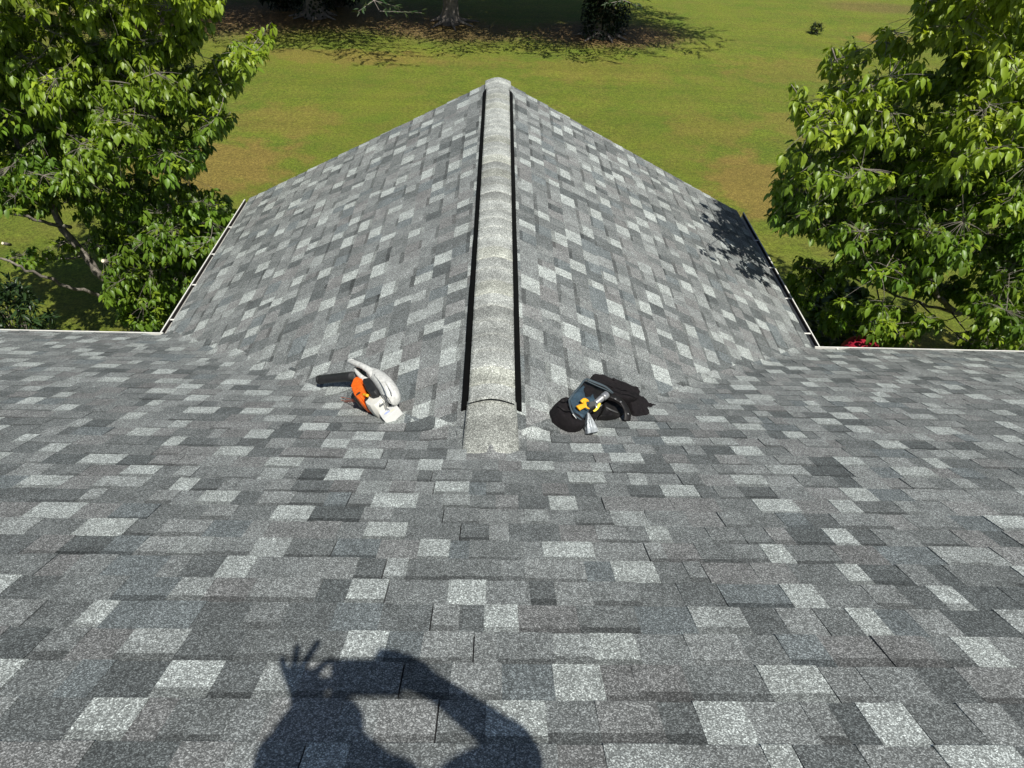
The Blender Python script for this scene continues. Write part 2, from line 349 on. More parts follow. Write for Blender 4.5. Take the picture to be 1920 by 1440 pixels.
# gutters
def gutter(p0, p1, out, wd, hangers, kind):
    p0, p1, out = Vector(p0), Vector(p1), Vector(out); d = (p1-p0).normalized(); up = Vector((0, 0, 1))
    lipz = -.012
    prof = [(0, -.02), (0, -.10), (wd-.02, -.10), (wd, -.04), (wd, lipz), (wd+.010, lipz), (wd+.010, lipz-.012), (wd+.006, -.042), (wd-.016, -.106), (-.005, -.106), (-.005, -.02)]
    mb = MB(); mb.rings([[q + out*a + up*b for a, b in prof] for q in (p0, p1)])
    g = mb.build('gutter', M['white'], house)
    mb = MB(); c = (p0+p1)/2 + out*(wd*.48) + up*(-.0945); mb.box(c, ((p1-p0).length-.02, wd-.035, .007), (d, out, up)); mb.box((p0+p1)/2 + up*(-.062) + out*.0035, ((p1-p0).length-.02, .004, .07), (d, out, up))  # litter on the floor, then a dark strip painting shade on the back wall
    if wd > .04: mb.box((p0+p1)/2 + up*(lipz-.030) + out*(wd-.0035), ((p1-p0).length-.02, .003, .05), (d, out, up))  # dark strip painting shade on the inner face of the outer wall
    mb.build('litter_and_shade_liner', M['gutter_in'], g)
    n = int((p1-p0).length/hangers)
    for i in range(n):
        q = p0 + d*(hangers*(i+.35)); mb = MB(); mb.box(q+out*(wd*.5-.002)+up*(lipz-.008), (.016, wd-.006, .005), (d, out, up)); mb.build('hanger', M['white'], g)
    return g
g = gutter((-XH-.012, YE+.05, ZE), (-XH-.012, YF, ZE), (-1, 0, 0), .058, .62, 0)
g['label'] = 'white gutter along the left side of the gabled wing'
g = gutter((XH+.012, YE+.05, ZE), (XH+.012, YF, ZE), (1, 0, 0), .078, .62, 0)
g['label'] = 'white gutter with dark trough along the right side of the gabled wing'
for sg in (-1, 1):
    g = gutter((sg*(XH+.05), YE+.012, ZE), (sg*9.5, YE+.012, ZE), (0, 1, 0), .026, .6, 1)
    g['label'] = 'thin white gutter lip along the main eave, ' + ('left of the wing' if sg < 0 else 'right of the wing')
# ridge vent: black baffles and the cap shingles over it
ZR = zwing(0, 9); YV0, YV1 = 2.83, 7.93
def ridge_z(x, R=.075): return ZR - .5*(math.sqrt(x*x+R*R)-R)
def cap_run(s, y0, y1, half, lift):
    """cap shingles bent over the ridge; each one is a tone of its own, its near third usually a shade darker"""
    y = y1; n = 14; tone = 1.
    while y > y0+.01:
        yl = max(y-.148*random.uniform(.95, 1.05), y0); tone = random.choice((.78, .88, .98, 1.06, 1.16)) if random.random() < .8 else tone
        base = np.array((.32, .332, .31))*tone; warm = random.random() < .3
        if warm: base = base*np.array((1.03, 1.02, .96))
        ny = 5; nxt = random.choice((.80, .88, 1.0, 1.12))
        for b in range(ny):
            ya, yb = y+(yl-y)*b/ny, y+(yl-y)*(b+1)/ny
            mul = (1.14, 1.08, .98, .93, .90)[b] if nxt < .95 else (.9, .93, .98, 1.06, 1.1)[b]
            for i in range(n):
                x0, x1 = -half+2*half*i/n, -half+2*half*(i+1)/n
                P = [(x0, yb), (x1, yb), (x1, ya), (x0, ya)]
                zz = [ridge_z(x)+lift + .0042*(y-yy)/(y-yl+1e-6) for x, yy in P]
                k = len(s.v); s.v += [(p[0], p[1], z) for p, z in zip(P, zz)] + [(p[0], p[1], z-.006) for p, z in zip(P, zz)]
                s.t += [base*mul*(1+.05*math.sin(x0*40+y*7))]*8
                s.f.append((k, k+1, k+2, k+3))
                if b == ny-1: s.f.append((k+1, k, k+4, k+5))
                if i == 0: s.f.append((k, k+3, k+7, k+4))
                if i == n-1: s.f.append((k+2, k+1, k+5, k+6))
        y = yl
vent = MB()
for sg in (-1, 1):
    y = YV0
    while y < YV1:
        y2 = min(y+.61, YV1); j = random.uniform(-.003, .003)
        sec = []
        for yy in (y, y2-.002):
            xi, xo = .105, .158+j
            sec.append([Vector((sg*xi, yy, ridge_z(xi)-.02)), Vector((sg*xo, yy, zwing(xo, 9)+.006)), Vector((sg*xo, yy, zwing(xo, 9)+.022)), Vector((sg*(xo-.010), yy, zwing(xo, 9)+.034)), Vector((sg*xi, yy, ridge_z(xi)+.016))])
        vent.rings(sec); y = y2
core = [Vector((-.12, 0, ridge_z(.12)-.02)), Vector((-.12, 0, ridge_z(.12)+.024)), Vector((-.06, 0, ridge_z(.06)+.0235)), Vector((0, 0, ridge_z(0)+.023)), Vector((.06, 0, ridge_z(.06)+.0235)), Vector((.12, 0, ridge_z(.12)+.024)), Vector((.12, 0, ridge_z(.12)-.02)), Vector((0, 0, ridge_z(0)-.02))]
vent.rings([[Vector((p.x, y, p.z)) for p in core] for y in (YV0+.004, YV1-.03)])
rv = vent.build('ridge_vent', M['vent'], house)
s = Shingles(); cap_run(s, YV0-.015, YV1+.01, .121, .032)
o = link('ridge_cap', s.v, s.f, M['shingle'], rv, True, np.array(s.t)); o['label'] = 'pale arched cap shingles over the black ridge vent'
s = Shingles(); cap_run(s, YV1+.012, YF+.01, .14, .012); 
o = link('ridge_cap', s.v, s.f, M['shingle'], house, True, np.array(s.t)); o['label'] = 'pale cap shingle at the far peak of the wing'
# caps below the vent that run out onto the main slope
s = Shingles(); n = 14
def run_out(x, y):
    w_ = min(max((y-YI+.02)/.12, 0), 1); w_ = w_*w_*(3-2*w_)
    ridge = ridge_z(x, .09)+.010; flat = S(x, y)+.009
    return max(ridge*w_+flat*(1-w_), S(x, y)+.007)
rows = [YV0+.02, YV0-.05, YV0-.11, YV0-.17, YV0-.21, YV0-.25, YV0-.29, YV0-.33, YI+.06, YI+.03]
for j in range(len(rows)-1):
    ya, yb = rows[j+1], rows[j]; mul = (.98, 1.0, .80, .82, .86, .9, .93, .96, .93, .84)[j]
    for i in range(n):
        hw = lambda yy: .128 + .012*(YV0-yy)/.4
        q = [(-hw(ya)+2*hw(ya)*i/n, ya), (-hw(ya)+2*hw(ya)*(i+1)/n, ya), (-hw(yb)+2*hw(yb)*(i+1)/n, yb), (-hw(yb)+2*hw(yb)*i/n, yb)]
        k = len(s.v); zz = [run_out(*p) for p in q]
        s.v += [(p[0], p[1], z) for p, z in zip(q, zz)] + [(p[0], p[1], z-.007) for p, z in zip(q, zz)]; s.t += [np.array((.32, .33, .30))*mul]*8
        s.f += [(k, k+1, k+2, k+3)]
        if j == len(rows)-2: s.f.append((k+1, k, k+4, k+5))
        if i == 0: s.f.append((k, k+3, k+7, k+4))
        if i == n-1: s.f.append((k+2, k+1, k+5, k+6))
o = link('ridge_cap', s.v, s.f, M['shingle'], house, True, np.array(s.t)); o['label'] = 'pale cap shingles flattening out below the near end of the vent'

# ---------------------------------------------------------------- garden trees
def inpoly(u, v, poly):
    r = False; n = len(poly)
    for i in range(n):
        x1, y1 = poly[i]; x2, y2 = poly[(i+1) % n]
        if (y1 > v) != (y2 > v) and u < (x2-x1)*(v-y1)/(y2-y1)+x1: r = not r
    return r
class Leaves:
    def __init__(s): s.P = []; s.D = []; s.Nn = []; s.L = []; s.W = []; s.Cc = []
    def add(s, p, d, n, l, w_, c): s.P.append(p); s.D.append(d); s.Nn.append(n); s.L.append(l); s.W.append(w_); s.Cc.append(c)
    def build(s, name, m, parent):
        P = np.array(s.P); D = np.array(s.D); Nn = np.array(s.Nn); L = np.array(s.L)[:, None]; W = np.array(s.W)[:, None]
        D /= np.linalg.norm(D, axis=1)[:, None]; Nn -= D*(Nn*D).sum(1)[:, None]; Nn /= np.linalg.norm(Nn, axis=1)[:, None]+1e-9; B = np.cross(D, Nn)
        # curved, keeled leaf: midrib 4 points, edges 2 each side
        g = np.array([0, -.5, 0])
        cur = L*.22
        mid = [P, P+D*L*.33-Nn*cur*.05, P+D*L*.68-Nn*cur*.45, P+D*L-Nn*cur*1.1]
        e1 = [P+D*L*.28-B*W*.46+Nn*W*.18-Nn*cur*.03, P+D*L*.66-B*W*.40+Nn*W*.14-Nn*cur*.42]
        e2 = [P+D*L*.28+B*W*.46+Nn*W*.18-Nn*cur*.03, P+D*L*.66+B*W*.40+Nn*W*.14-Nn*cur*.42]
        V = np.stack(mid+e1+e2, 1).reshape(-1, 3); n = len(P)
        base = (np.arange(n)*8)[:, None]
        tri = np.array([[0, 4, 1, 1], [4, 5, 2, 1], [5, 3, 2, 2], [0, 1, 6, 6], [6, 1, 2, 7], [7, 2, 3, 3]])
        faces = []
        for t_ in tri:
            u = list(dict.fromkeys(t_)); faces += (base+np.array(u)[None]).tolist()
        T = np.repeat(np.array(s.Cc), 8, axis=0)
        return link(name, V, faces, m, parent, True, T)
def garden_tree(root, limbs, polys, yc, ythick, seed, base, cat_limbs=None, hue=0, maxz=9):
    R = random.Random(seed); lv = Leaves(); wood = MB()
    nodes = []                                        # (pos, radius)
    for path, r0, r1 in limbs:
        pts = [Vector(p) for p in path]; fine = []
        for i in range(len(pts)-1):
            for k in range(5):
                a = pts[i].lerp(pts[i+1], k/5); fine.append(a + Vector((R.gauss(0, .018), R.gauss(0, .018), R.gauss(0, .012))) * (1 if (i or k) else 0))
        fine.append(pts[-1]); rr = [r0+(r1-r0)*i/(len(fine)-1) for i in range(len(fine))]
        wood.tube(fine, rr, 8); nodes += list(zip(fine, rr))
    trunk = Vector(base)
    for poly, count, tufts, rad in polys:
        us = [q[0] for q in poly]; vs = [q[1] for q in poly]; placed = 0; tries = 0
        while placed < count and tries < count*30:
            tries += 1
            u, v = R.uniform(min(us), max(us)), R.uniform(min(vs), max(vs))
            if not inpoly(u, v, poly): continue
            Y = yc + R.triangular(-1, 1, -.2)*ythick
            c = at_y(u, v, Y)
            if c.z < .7 or c.z > maxz: continue
            if abs(c.x) < XH+.25 and c.y < YF+.3 and c.z < ZE+.75: continue
            if abs(c.x) < XH-.75: continue
            if c.y < YE+.5 and c.z < ZE+1.0: continue
            if c.y < YE-.2: continue
            placed += 1
            # branch from the nearest wood
            best = min(nodes, key=lambda q: (q[0]-c).length + .35*max(0, q[0].z-c.z) + (.0 if q[1] > .006 else .3))
            a = best[0]; mid = a.lerp(c, .5) + Vector((R.gauss(0, .04), R.gauss(0, .04), -.08*(c-a).length + R.gauss(0, .03)))
            path = []
            for k in range(6):
                t_ = k/5; path.append(a*(1-t_)**2 + mid*2*t_*(1-t_) + c*t_*t_)
            rb = min(best[1]*.7, .007+.010*(c-a).length); rr = [rb+(.004-rb)*k/5 for k in range(6)]
            out = Vector((c.x-trunk.x, c.y-trunk.y, 0)); out = out.normalized() if out.length > .1 else Vector((1, 0, 0))
            out = (out + Vector((R.gauss(0, .5), R.gauss(0, .5), R.gauss(.05, .15)))).normalized(); side = out.cross(Vector((0, 0, 1))).normalized()
            g = R.uniform(.8, 1.15); yel = R.random(); good = []
            for i in range(tufts):
                f = R.uniform(-.9, 1); s_ = R.uniform(-1, 1)*(1-.45*abs(f))
                p = c + out*f*rad + side*s_*rad*.75 + Vector((0, 0, R.gauss(0, .055) - .14*max(f, 0)**2))
                pu, pv = pix(p)
                ok = any(inpoly(pu+dx, pv+dy, q_) for q_, *_ in polys for dx, dy in ((0, 0), (7, 7), (-7, 7)))
                if not ok or p.z < .5: continue
                if abs(p.x) < XH+.15 and p.y < YF+.15 and p.z < max(zmain(p.x, p.y), zwing(p.x, p.y))+.32: continue
                if p.y < YE+.1 and p.z < ZE+.5: continue
                good.append(p)
            mu, mv = pix(mid)
            if len(good) < 4 or not (any(inpoly(mu, mv, q_) for q_, *_ in polys) or mv > 540 or (a-c).length < .5): placed -= 1; continue
            wood.tube(path, rr, 5); nodes += [(q, r) for q, r in zip(path[2:], rr[2:])]
            for p in good:
                near = min(path[2:], key=lambda q: (q-p).length)
                wood.tube([near, near.lerp(p, .6)+Vector((0, 0, .01)), p], [.0024, .0018, .0012], 3, caps=False)
                nl = R.randint(8, 12); a0 = R.random()*6.28; young = R.random() < .18
                for j in range(nl):
                    az = a0 + j*2.39996 + R.gauss(0, .25); el = math.radians(R.gauss(-48, 18) if not young else R.gauss(-15, 25))
                    d = (math.cos(az)*math.cos(el), math.sin(az)*math.cos(el), math.sin(el))
                    n_ = (-math.cos(az)*math.sin(el)*1.0+R.gauss(0, .22), -math.sin(az)*math.sin(el)+R.gauss(0, .22), math.cos(el)+.25)
                    n_ = (math.cos(az)*math.sin(-el)+R.gauss(0, .22), math.sin(az)*math.sin(-el)+R.gauss(0, .22), math.cos(el)+.15)
                    L_ = R.uniform(.062, .118)*(.75 if young else 1); q = p + Vector((R.gauss(0, .018), R.gauss(0, .018), -R.random()*.07))
                    q += Vector(d)*.012
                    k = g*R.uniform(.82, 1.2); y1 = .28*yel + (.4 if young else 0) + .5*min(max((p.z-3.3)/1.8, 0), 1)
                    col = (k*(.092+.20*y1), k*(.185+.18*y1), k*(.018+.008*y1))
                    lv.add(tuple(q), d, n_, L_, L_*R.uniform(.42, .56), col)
    # dead grey twigs and sawn stubs
    o = wood.build('trunk', M['bark'], root, True); o2 = lv.build('crown', M['leaf'], root)
    return len(lv.P)
# left tree
BL = at_y(250, 640, 8.7); BL.z = 0
tl = thing('dogwood_tree', 'leafy green tree left of the gabled wing, crown reaching over its gutter', 'tree', BL, 'garden trees beside the wing')
b0 = Vector(BL); fork = at_y(262, 575, 8.7)
limL = [([b0, b0.lerp(fork, .6)+Vector((.03, 0, 0)), fork], .105, .085),
        ([fork, at_y(180, 510, 8.6), at_y(120, 430, 8.6), at_y(75, 355, 8.6), at_y(30, 250, 8.7), at_y(-20, 120, 8.8)], .06, .02),
        ([fork, at_y(165, 550, 8.3), at_y(95, 525, 8.0), at_y(40, 500, 7.8), at_y(-20, 478, 7.7)], .028, .012),
        ([fork, at_y(270, 470, 8.8), at_y(262, 380, 8.9), at_y(258, 310, 9.0), at_y(262, 180, 9.0), at_y(268, 40, 9.1), at_y(270, -90, 9.2)], .06, .018),
        ([at_y(262, 380, 8.9), at_y(285, 320, 9.0), at_y(330, 250, 9.1), at_y(400, 160, 9.2), at_y(490, 65, 9.2)], .03, .006),
        ([at_y(258, 400, 8.9), at_y(215, 340, 9.0), at_y(190, 270, 9.0), at_y(160, 150, 9.1), at_y(130, 0, 9.2)], .035, .01),
        ([fork, at_y(330, 480, 8.4), at_y(380, 420, 8.3)], .03, .012),
        ([at_y(120, 430, 8.6), at_y(50, 405, 8.2), at_y(-10, 395, 8.0)], .025, .01)]
PL = [(-170, -220), (380, -220), (402, 0), (396, 38), (358, 80), (352, 122), (398, 112), (440, 80), (500, 44), (508, 64), (470, 118), (430, 168), (395, 192), (355, 212), (432, 206), (400, 250), (375, 300), (345, 328), (300, 338), (380, 352), (445, 386), (438, 412), (398, 478), (345, 575), (300, 612), (238, 604), (212, 570), (196, 500), (170, 440), (130, 400), (0, 388), (-170, 400)]
PL3 = [(230, 430), (330, 360), (445, 388), (438, 412), (398, 478), (345, 575), (300, 612), (238, 604), (200, 560)]
PL2 = [(-100, 420), (0, 425), (130, 455), (130, 500), (60, 490), (-100, 480)]
nL = garden_tree(tl, limL, [(PL, 360, 19, .34), (PL3, 60, 16, .3), ([(385, 150), (420, 100), (500, 40), (510, 64), (470, 118), (425, 165)], 14, 14, .22), ([(360, 215), (395, 190), (436, 206), (400, 250)], 7, 12, .2), (PL2, 6, 7, .3)], 8.6, 1.4, 5, BL)
# right tree
BR = at_y(1840, 660, 8.6); BR.z = 0
tr_ = thing('dogwood_tree', 'leafy green tree right of the gabled wing, drooping leaf clusters above the main eave', 'tree', BR, 'garden trees beside the wing')
f2 = at_y(1862, 590, 8.6)
limR = [([Vector(BR), at_y(1845, 640, 8.6), f2, at_y(1895, 530, 8.6)], .11, .07),
        ([at_y(1895, 530, 8.6), at_y(1925, 420, 8.5), at_y(1930, 300, 8.5), at_y(1900, 120, 8.6), at_y(1890, -60, 8.6)], .06, .015),
        ([f2, at_y(1800, 590, 8.2), at_y(1765, 562, 8.0), at_y(1745, 525, 7.9), at_y(1718, 475, 7.9), at_y(1692, 440, 7.9), at_y(1685, 410, 7.9)], .045, .022),
        ([f2, at_y(1850, 450, 8.7), at_y(1855, 340, 8.8), at_y(1820, 220, 8.8), at_y(1800, 80, 8.9), at_y(1790, -60, 8.9)], .05, .015),
        ([at_y(1855, 380, 8.8), at_y(1780, 310, 8.8), at_y(1690, 250, 8.7), at_y(1600, 190, 8.6), at_y(1560, 90, 8.6)], .03, .008),
        ([at_y(1800, 590, 8.2), at_y(1700, 560, 7.9), at_y(1600, 520, 7.6), at_y(1500, 500, 7.4)], .022, .007),
        ([at_y(1745, 525, 7.9), at_y(1650, 450, 7.7), at_y(1560, 390, 7.6), at_y(1490, 360, 7.6)], .022, .007),
        ([at_y(1718, 500, 8.0), at_y(1740, 440, 8.2), at_y(1735, 390, 8.3)], .016, .012)]
PR = [(1760, -220), (1742, -20), (1730, 40), (1705, 62), (1660, 42), (1640, 42), (1650, 70), (1662, 95), (1612, 90), (1588, 70), (1545, 50), (1535, 62), (1560, 95), (1550, 130), (1545, 165), (1555, 185), (1515, 175), (1487, 140), (1480, 160), (1498, 200), (1522, 242), (1530, 265), (1488, 272), (1460, 290), (1465, 312), (1505, 330), (1462, 342), (1453, 390), (1460, 415), (1502, 420), (1545, 445), (1590, 470), (1575, 482), (1490, 478), (1450, 490), (1452, 506), (1490, 530), (1487, 560), (1520, 580), (1530, 545), (1600, 500), (1700, 540), (1800, 560), (1850, 600), (1800, 640), (1790, 668), (2090, 680), (2090, -220)]
PR2 = [(1530, 580), (1600, 560), (1690, 575), (1760, 600), (1740, 625), (1660, 640), (1600, 610), (1560, 620)]
nR = garden_tree(tr_, limR, [(PR, 370, 20, .33), (PR2, 26, 12, .24)], 7.55, 1.9, 9, BR)
# sawn stubs where limbs were cut
def stub(u, v, Y, r, root, d):
    p = at_y(u, v, Y); d = Vector(d).normalized(); mb = MB(); mb.tube([p-d*.12, p], [r*1.15, r], 9); a = mb.build('limb_stub', M['bark'], root, True)
    mb = MB(); mb.tube([p+d*.0005, p+d*.004], r*.92, 9); mb.build('sawn_face', M['cut'], a)
for (u, v, Y, r) in ((120, 423, 8.35, .022), (193, 489, 8.1, .024), (5, 456, 7.6, .016)): stub(u, v, Y, r, tl, (-.1, -.8, .6))
for (u, v, Y, r) in ((1735, 495, 7.75, .026), (1914, 536, 8.2, .035)): stub(u, v, Y, r, tr_, (.1, -.8, .6))

# shrubs between the eave and the trees
def shrub(name, label, cat, c, rx, ry, rz, n, seed, lsize, narrow, cols, m='leaf', group=None, el=(10, 35)):
    R = random.Random(seed); root = thing(name, label, cat, (c[0], c[1], 0), group); lv = Leaves(); wood = MB(); c = Vector(c)
    for i in range(n):
        a = R.random()*6.28; h = R.random()**.6; rr = math.sqrt(max(0, 1-(2*h-1)**2*.8))*R.uniform(.55, 1)
        p = c + Vector((math.cos(a)*rx*rr, math.sin(a)*ry*rr, (h-.5)*2*rz)) + Vector((R.gauss(0, .03), R.gauss(0, .03), R.gauss(0, .04)))
        if i % 5 == 0:
            b = Vector((c.x+R.gauss(0, .06), c.y+R.gauss(0, .06), 0)); wood.tube([b, b.lerp(p, .5)+Vector((0, 0, .08)), p], [.012, .008, .003], 4)
        k0 = R.uniform(.75, 1.2)
        for j in range(9):
            az = j*.7+R.random(); e_ = math.radians(R.gauss(*el)); d = (math.cos(az)*math.cos(e_), math.sin(az)*math.cos(e_), math.sin(e_))
            n_ = (-math.cos(az)*math.sin(e_)+R.gauss(0, .2), -math.sin(az)*math.sin(e_)+R.gauss(0, .2), math.cos(e_))
            L_ = lsize*R.uniform(.7, 1.2); k = k0*R.uniform(.8, 1.2); lv.add(tuple(p), d, n_, L_, L_*narrow, tuple(k*q for q in cols))
    lv.build('foliage', M[m], root); wood.build('stem', M['bark'], root, True); return root
q = at_z(10, 605, 1.0); shrub('leafy_shrub', 'dark shrub with long narrow leaves at the left edge, just beyond the main eave', 'shrub', (q.x-.15, q.y+.25, .75), .5, .45, .6, 130, 3, .15, .24, (.03, .06, .018))
q = at_z(1570, 600, .5); shrub('leafy_shrub', 'light green broad-leaved shrub in the corner between the right gutter and main eave', 'shrub', (q.x, q.y, .55), .42, .5, .5, 75, 4, .13, .8, (.075, .115, .022))
# crimson umbrella top just beyond the eave
q = at_z(1662, 655, 1.95); ub = thing('patio_umbrella', 'crimson dome barely showing above the main eave under the right tree', 'umbrella', (q.x, q.y+.42, 0))
mb = MB(); loops = []
for i in range(9):
    t_ = i/8; r = .015+.22*math.sin(t_*1.35)/math.sin(1.35); z = 1.78-.2*(1-math.cos(t_*1.35))/(1-math.cos(1.35))
    loops.append([Vector((q.x + math.cos(k*math.pi/12)*r*(1-.04*t_*(k % 3 == 1)), q.y+.42+math.sin(k*math.pi/12)*r*(1-.04*t_*(k % 3 == 1)), z)) for k in range(24)])
mb.rings(loops, True, False); cn = mb.build('canopy', M['crimson'], ub, True)
md = cn.modifiers.new('thickness', 'SOLIDIFY'); md.thickness = .006
mb = MB(); mb.tube([(q.x, q.y+.42, 0), (q.x, q.y+.42, 1.775)], .018, 10); mb.build('pole', M['nail'], ub, True)

# ---------------------------------------------------------------- far trees beyond the lawn
def conifer(u, v, seed, label, h=11., tr=.24, crown_r=4.3, low=1.9, ivy=0, nb=80, cone=1.0, straight=True, cols=(.030, .055, .016), name='pine_tree'):
    R = random.Random(seed); b = at_z(u, v, 0); root = thing(name, label, 'tree', b, 'trees along the far side of the lawn')
    wood = MB(); lv = Leaves()
    pts = [b+Vector((0, 0, -.05))]+[b+Vector((R.gauss(0, .03)*z, R.gauss(0, .03)*z, z)) for z in (.15, .5, 1.5, 3, 5, 7, h)]
    rr = [tr*1.7, tr*1.35, tr*1.1, tr, tr*.9, tr*.7, tr*.5, .03]
    wood.tube(pts, rr, 12)
    for k in range(7):                                  # root flare
        a = k*.9+R.random()*.5; d = Vector((math.cos(a), math.sin(a), 0)); L_ = R.uniform(.4, .9)
        wood.tube([b+d*tr*.8+Vector((0, 0, .22)), b+d*(tr+.2)+Vector((0, 0, .07)), b+d*(tr+L_)+Vector((0, 0, -.03))], [.09, .06, .02], 6)
    for i in range(nb):
        z = low + (h-low)*(i/nb)**1.15 + R.uniform(-.2, .2); a = i*2.4+R.gauss(0, .35); L_ = crown_r*(1-cone*(min(max((z-low)/(h-low+.4), 0), 1))**1.1)*R.uniform(.72, 1.12)+.2
        d = Vector((math.cos(a), math.sin(a), 0)); s0 = b+Vector((0, 0, z)); dz = R.uniform(-.22, .08)*L_
        path = [s0 + d*L_*t_ + Vector((0, 0, .12*L_*math.sin(t_*2.6)+dz*t_*t_)) for t_ in (0, .25, .5, .75, 1)]
        wood.tube(path, [.045, .035, .026, .016, .006], 5)
        side = d.cross(Vector((0, 0, 1)))
        for t_ in np.arange(.2, 1.02, .062):
            f = t_*4; k = min(int(f), 3); p0 = path[k].lerp(path[k+1], f-k)
            for sg in (-1, 1):
                if R.random() < .12: continue
                tw = L_*.30*(1.1-t_*.6)*R.uniform(.6, 1.2); dd = (side*sg + d*.7 + Vector((0, 0, R.uniform(-.25, .05)))).normalized()
                wood.tube([p0, p0+dd*tw], [.012, .003], 3, caps=False)
                kk = R.uniform(.7, 1.3)
                for m_ in range(5):
                    pp = p0+dd*tw*(m_+.8)/5
                    for q_ in range(5):
                        dr = (dd*1.0 + Vector((R.gauss(0, .5), R.gauss(0, .5), R.gauss(0, .28)))).normalized(); L2 = R.uniform(.12, .22)
                        lv.add(tuple(pp+Vector((R.gauss(0, .05), R.gauss(0, .05), R.gauss(0, .03)))), tuple(dr), (R.gauss(0, .5), R.gauss(0, .5), 1), L2, L2*.22, tuple(c_*kk*R.uniform(.8, 1.2) for c_ in cols))
    if ivy:
        for i in range(int(2300*ivy)):
            a = R.random()*6.28; z = R.random()**.9*2.4; r_ = tr*1.1+ (.34+.16*math.sin(z*3+a*2))*R.random()**.5
            p = b+Vector((math.cos(a)*r_, math.sin(a)*r_, z+.03)); dr = (math.cos(a)+R.gauss(0, .5), math.sin(a)+R.gauss(0, .5), R.gauss(-.2, .5))
            lv.add(tuple(p), dr, (math.cos(a), math.sin(a), .6), R.uniform(.09, .15), .09, (.012, .022, .008))
    wood.build('trunk', M['barkpine'], root, True); lv.build('crown', M['ever'], root)
    return root
conifer(592, 30, 21, 'dark pine with shrubby growth round its foot, left of the bare grey trunk', tr=.26, crown_r=6.9, low=2.1, ivy=.25, nb=150)
conifer(843, 42, 22, 'pine with bare grey trunk and flared roots, beyond the wing peak', tr=.25, crown_r=5.9, low=2.4, nb=140)
conifer(1131, 66, 23, 'ivy-wrapped trunk standing in reddish straw, right of the wing peak', tr=.3, crown_r=4.6, low=2.2, ivy=1., nb=110)
conifer(360, 18, 24, 'dark pine partly hidden behind the left garden tree', tr=.25, crown_r=6.6, low=2.2, nb=140)
conifer(1900, -62, 25, 'far tree at the top right whose shadow crosses the lawn', tr=.3, crown_r=5.0, low=2.6, nb=60)
for (u, v, rx, rz, sd, lab) in ((535, 14, 1.0, .6, 31, 'low dark evergreen shrub left of the shaded trunk'), (635, 12, .9, .55, 32, 'low dark evergreen shrub right of the shaded trunk')):
    q = at_z(u, v, 0); shrub('evergreen_shrub', lab, 'shrub', (q.x, q.y, rz), rx, .8, rz, 420, sd, .15, .4, (.012, .024, .008), 'ever', 'shrubs under the far trees', (0, 40))
q = at_z(1529, 62, 0); shrub('grass_tuft', 'small dark tuft on the lawn beside the tip of the right tree', 'plant', (q.x, q.y, .12), .2, .2, .12, 28, 40, .16, .2, (.03, .045, .015), 'ever', None, (40, 25))

# ---------------------------------------------------------------- things lying on the wing, drawn over the slope they rest on
class Surf:
    """local frame on one slope of the wing: P(u, v, h) is the point h metres above the slope under the picture point"""
    def __init__(s, side):
        s.n = Vector((side*.5, 0, 1)).normalized(); s.o = Vector((side*XH, YE, ZE))
    def P(s, u, v, h=0.):
        d = ray(u, v); o = s.o + s.n*(h+.008); return CAM + d*((o-CAM).dot(s.n)/d.dot(s.n))
    def foot(s, u, v, h, hm):                                   # same footprint, other height: straight up from the slope
        return s.P(u, v, hm) + s.n*(h-hm)
    def block(s, poly, h0, h1, hm=None, rnd=.35, shrink=.10, tilt=None, lump=0.):
        hm = (h0+h1)/2 if hm is None else hm
        B = [s.foot(u, v, 0, hm) for u, v in poly]
        # refine and round the corners a little
        Q = []
        for i in range(len(B)):
            a, b, c = B[i-1], B[i], B[(i+1) % len(B)]; Q += [b.lerp(a, .38), b.lerp(a, .10), b.lerp((a+c)/2, .04), b.lerp(c, .10)]
        cen = sum(Q, Vector())/len(Q); L_ = []
        for (t_, k) in ((0, shrink*.7), (.12, shrink*.2), (.5, 0), (1-rnd*.45, shrink*.15), (1-rnd*.12, shrink*.5), (1, shrink)):
            L_.append([q.lerp(cen, k) + s.n*(h0+(h1-h0)*t_ + (tilt(q, t_) if tilt else 0)) for q in Q])
        if lump: L_ = [[q + s.n*mnoise.noise(q*22)*lump + (q-cen)*mnoise.noise(q*17+s.n)*lump*4 for q in l] for l in L_]
        mb = MB(); mb.rings(L_, True, False)
        top = L_[-1]; n = len(top); mid = [q.lerp(cen + s.n*(h1+(tilt(cen, 1) if tilt else 0)), .5) + s.n*((h1-h0)*.02 + lump*1.3*mnoise.noise(q*30)) for q in top]
        vs = top+mid+[sum(mid, Vector())/n + s.n*(h1-h0)*.012]; fs = [(i, (i+1) % n, n+(i+1) % n, n+i) for i in range(n)] + [(n+i, n+(i+1) % n, 2*n) for i in range(n)]
        mb.add(vs, fs); return mb
    def stroke(s, pts, rad, n=10, flat=1., mb=None, sm=5):
        P = [s.P(u, v, h) for u, v, h in pts]; rad = list(rad) if hasattr(rad, '__len__') else [rad]*len(P)
        # Catmull-Rom through the points
        out = []; rr = []
        for i in range(len(P)-1):
            p0, p1, p2, p3 = P[max(i-1, 0)], P[i], P[i+1], P[min(i+2, len(P)-1)]
            for k in range(sm):
                t_ = k/sm; out.append(.5*((2*p1)+(p2-p0)*t_+(2*p0-5*p1+4*p2-p3)*t_*t_+(3*p1-p0-3*p2+p3)*t_**3)); rr.append(rad[i]+(rad[i+1]-rad[i])*t_)
        out.append(P[-1]); rr.append(rad[-1]); mb = mb or MB(); mb.tube(out, rr, n, flat, s.n); return mb
def cc(x0, y0): return lambda *p: [(x0+p[i]/8, y0+p[i+1]/8) for i in range(0, len(p), 2)]
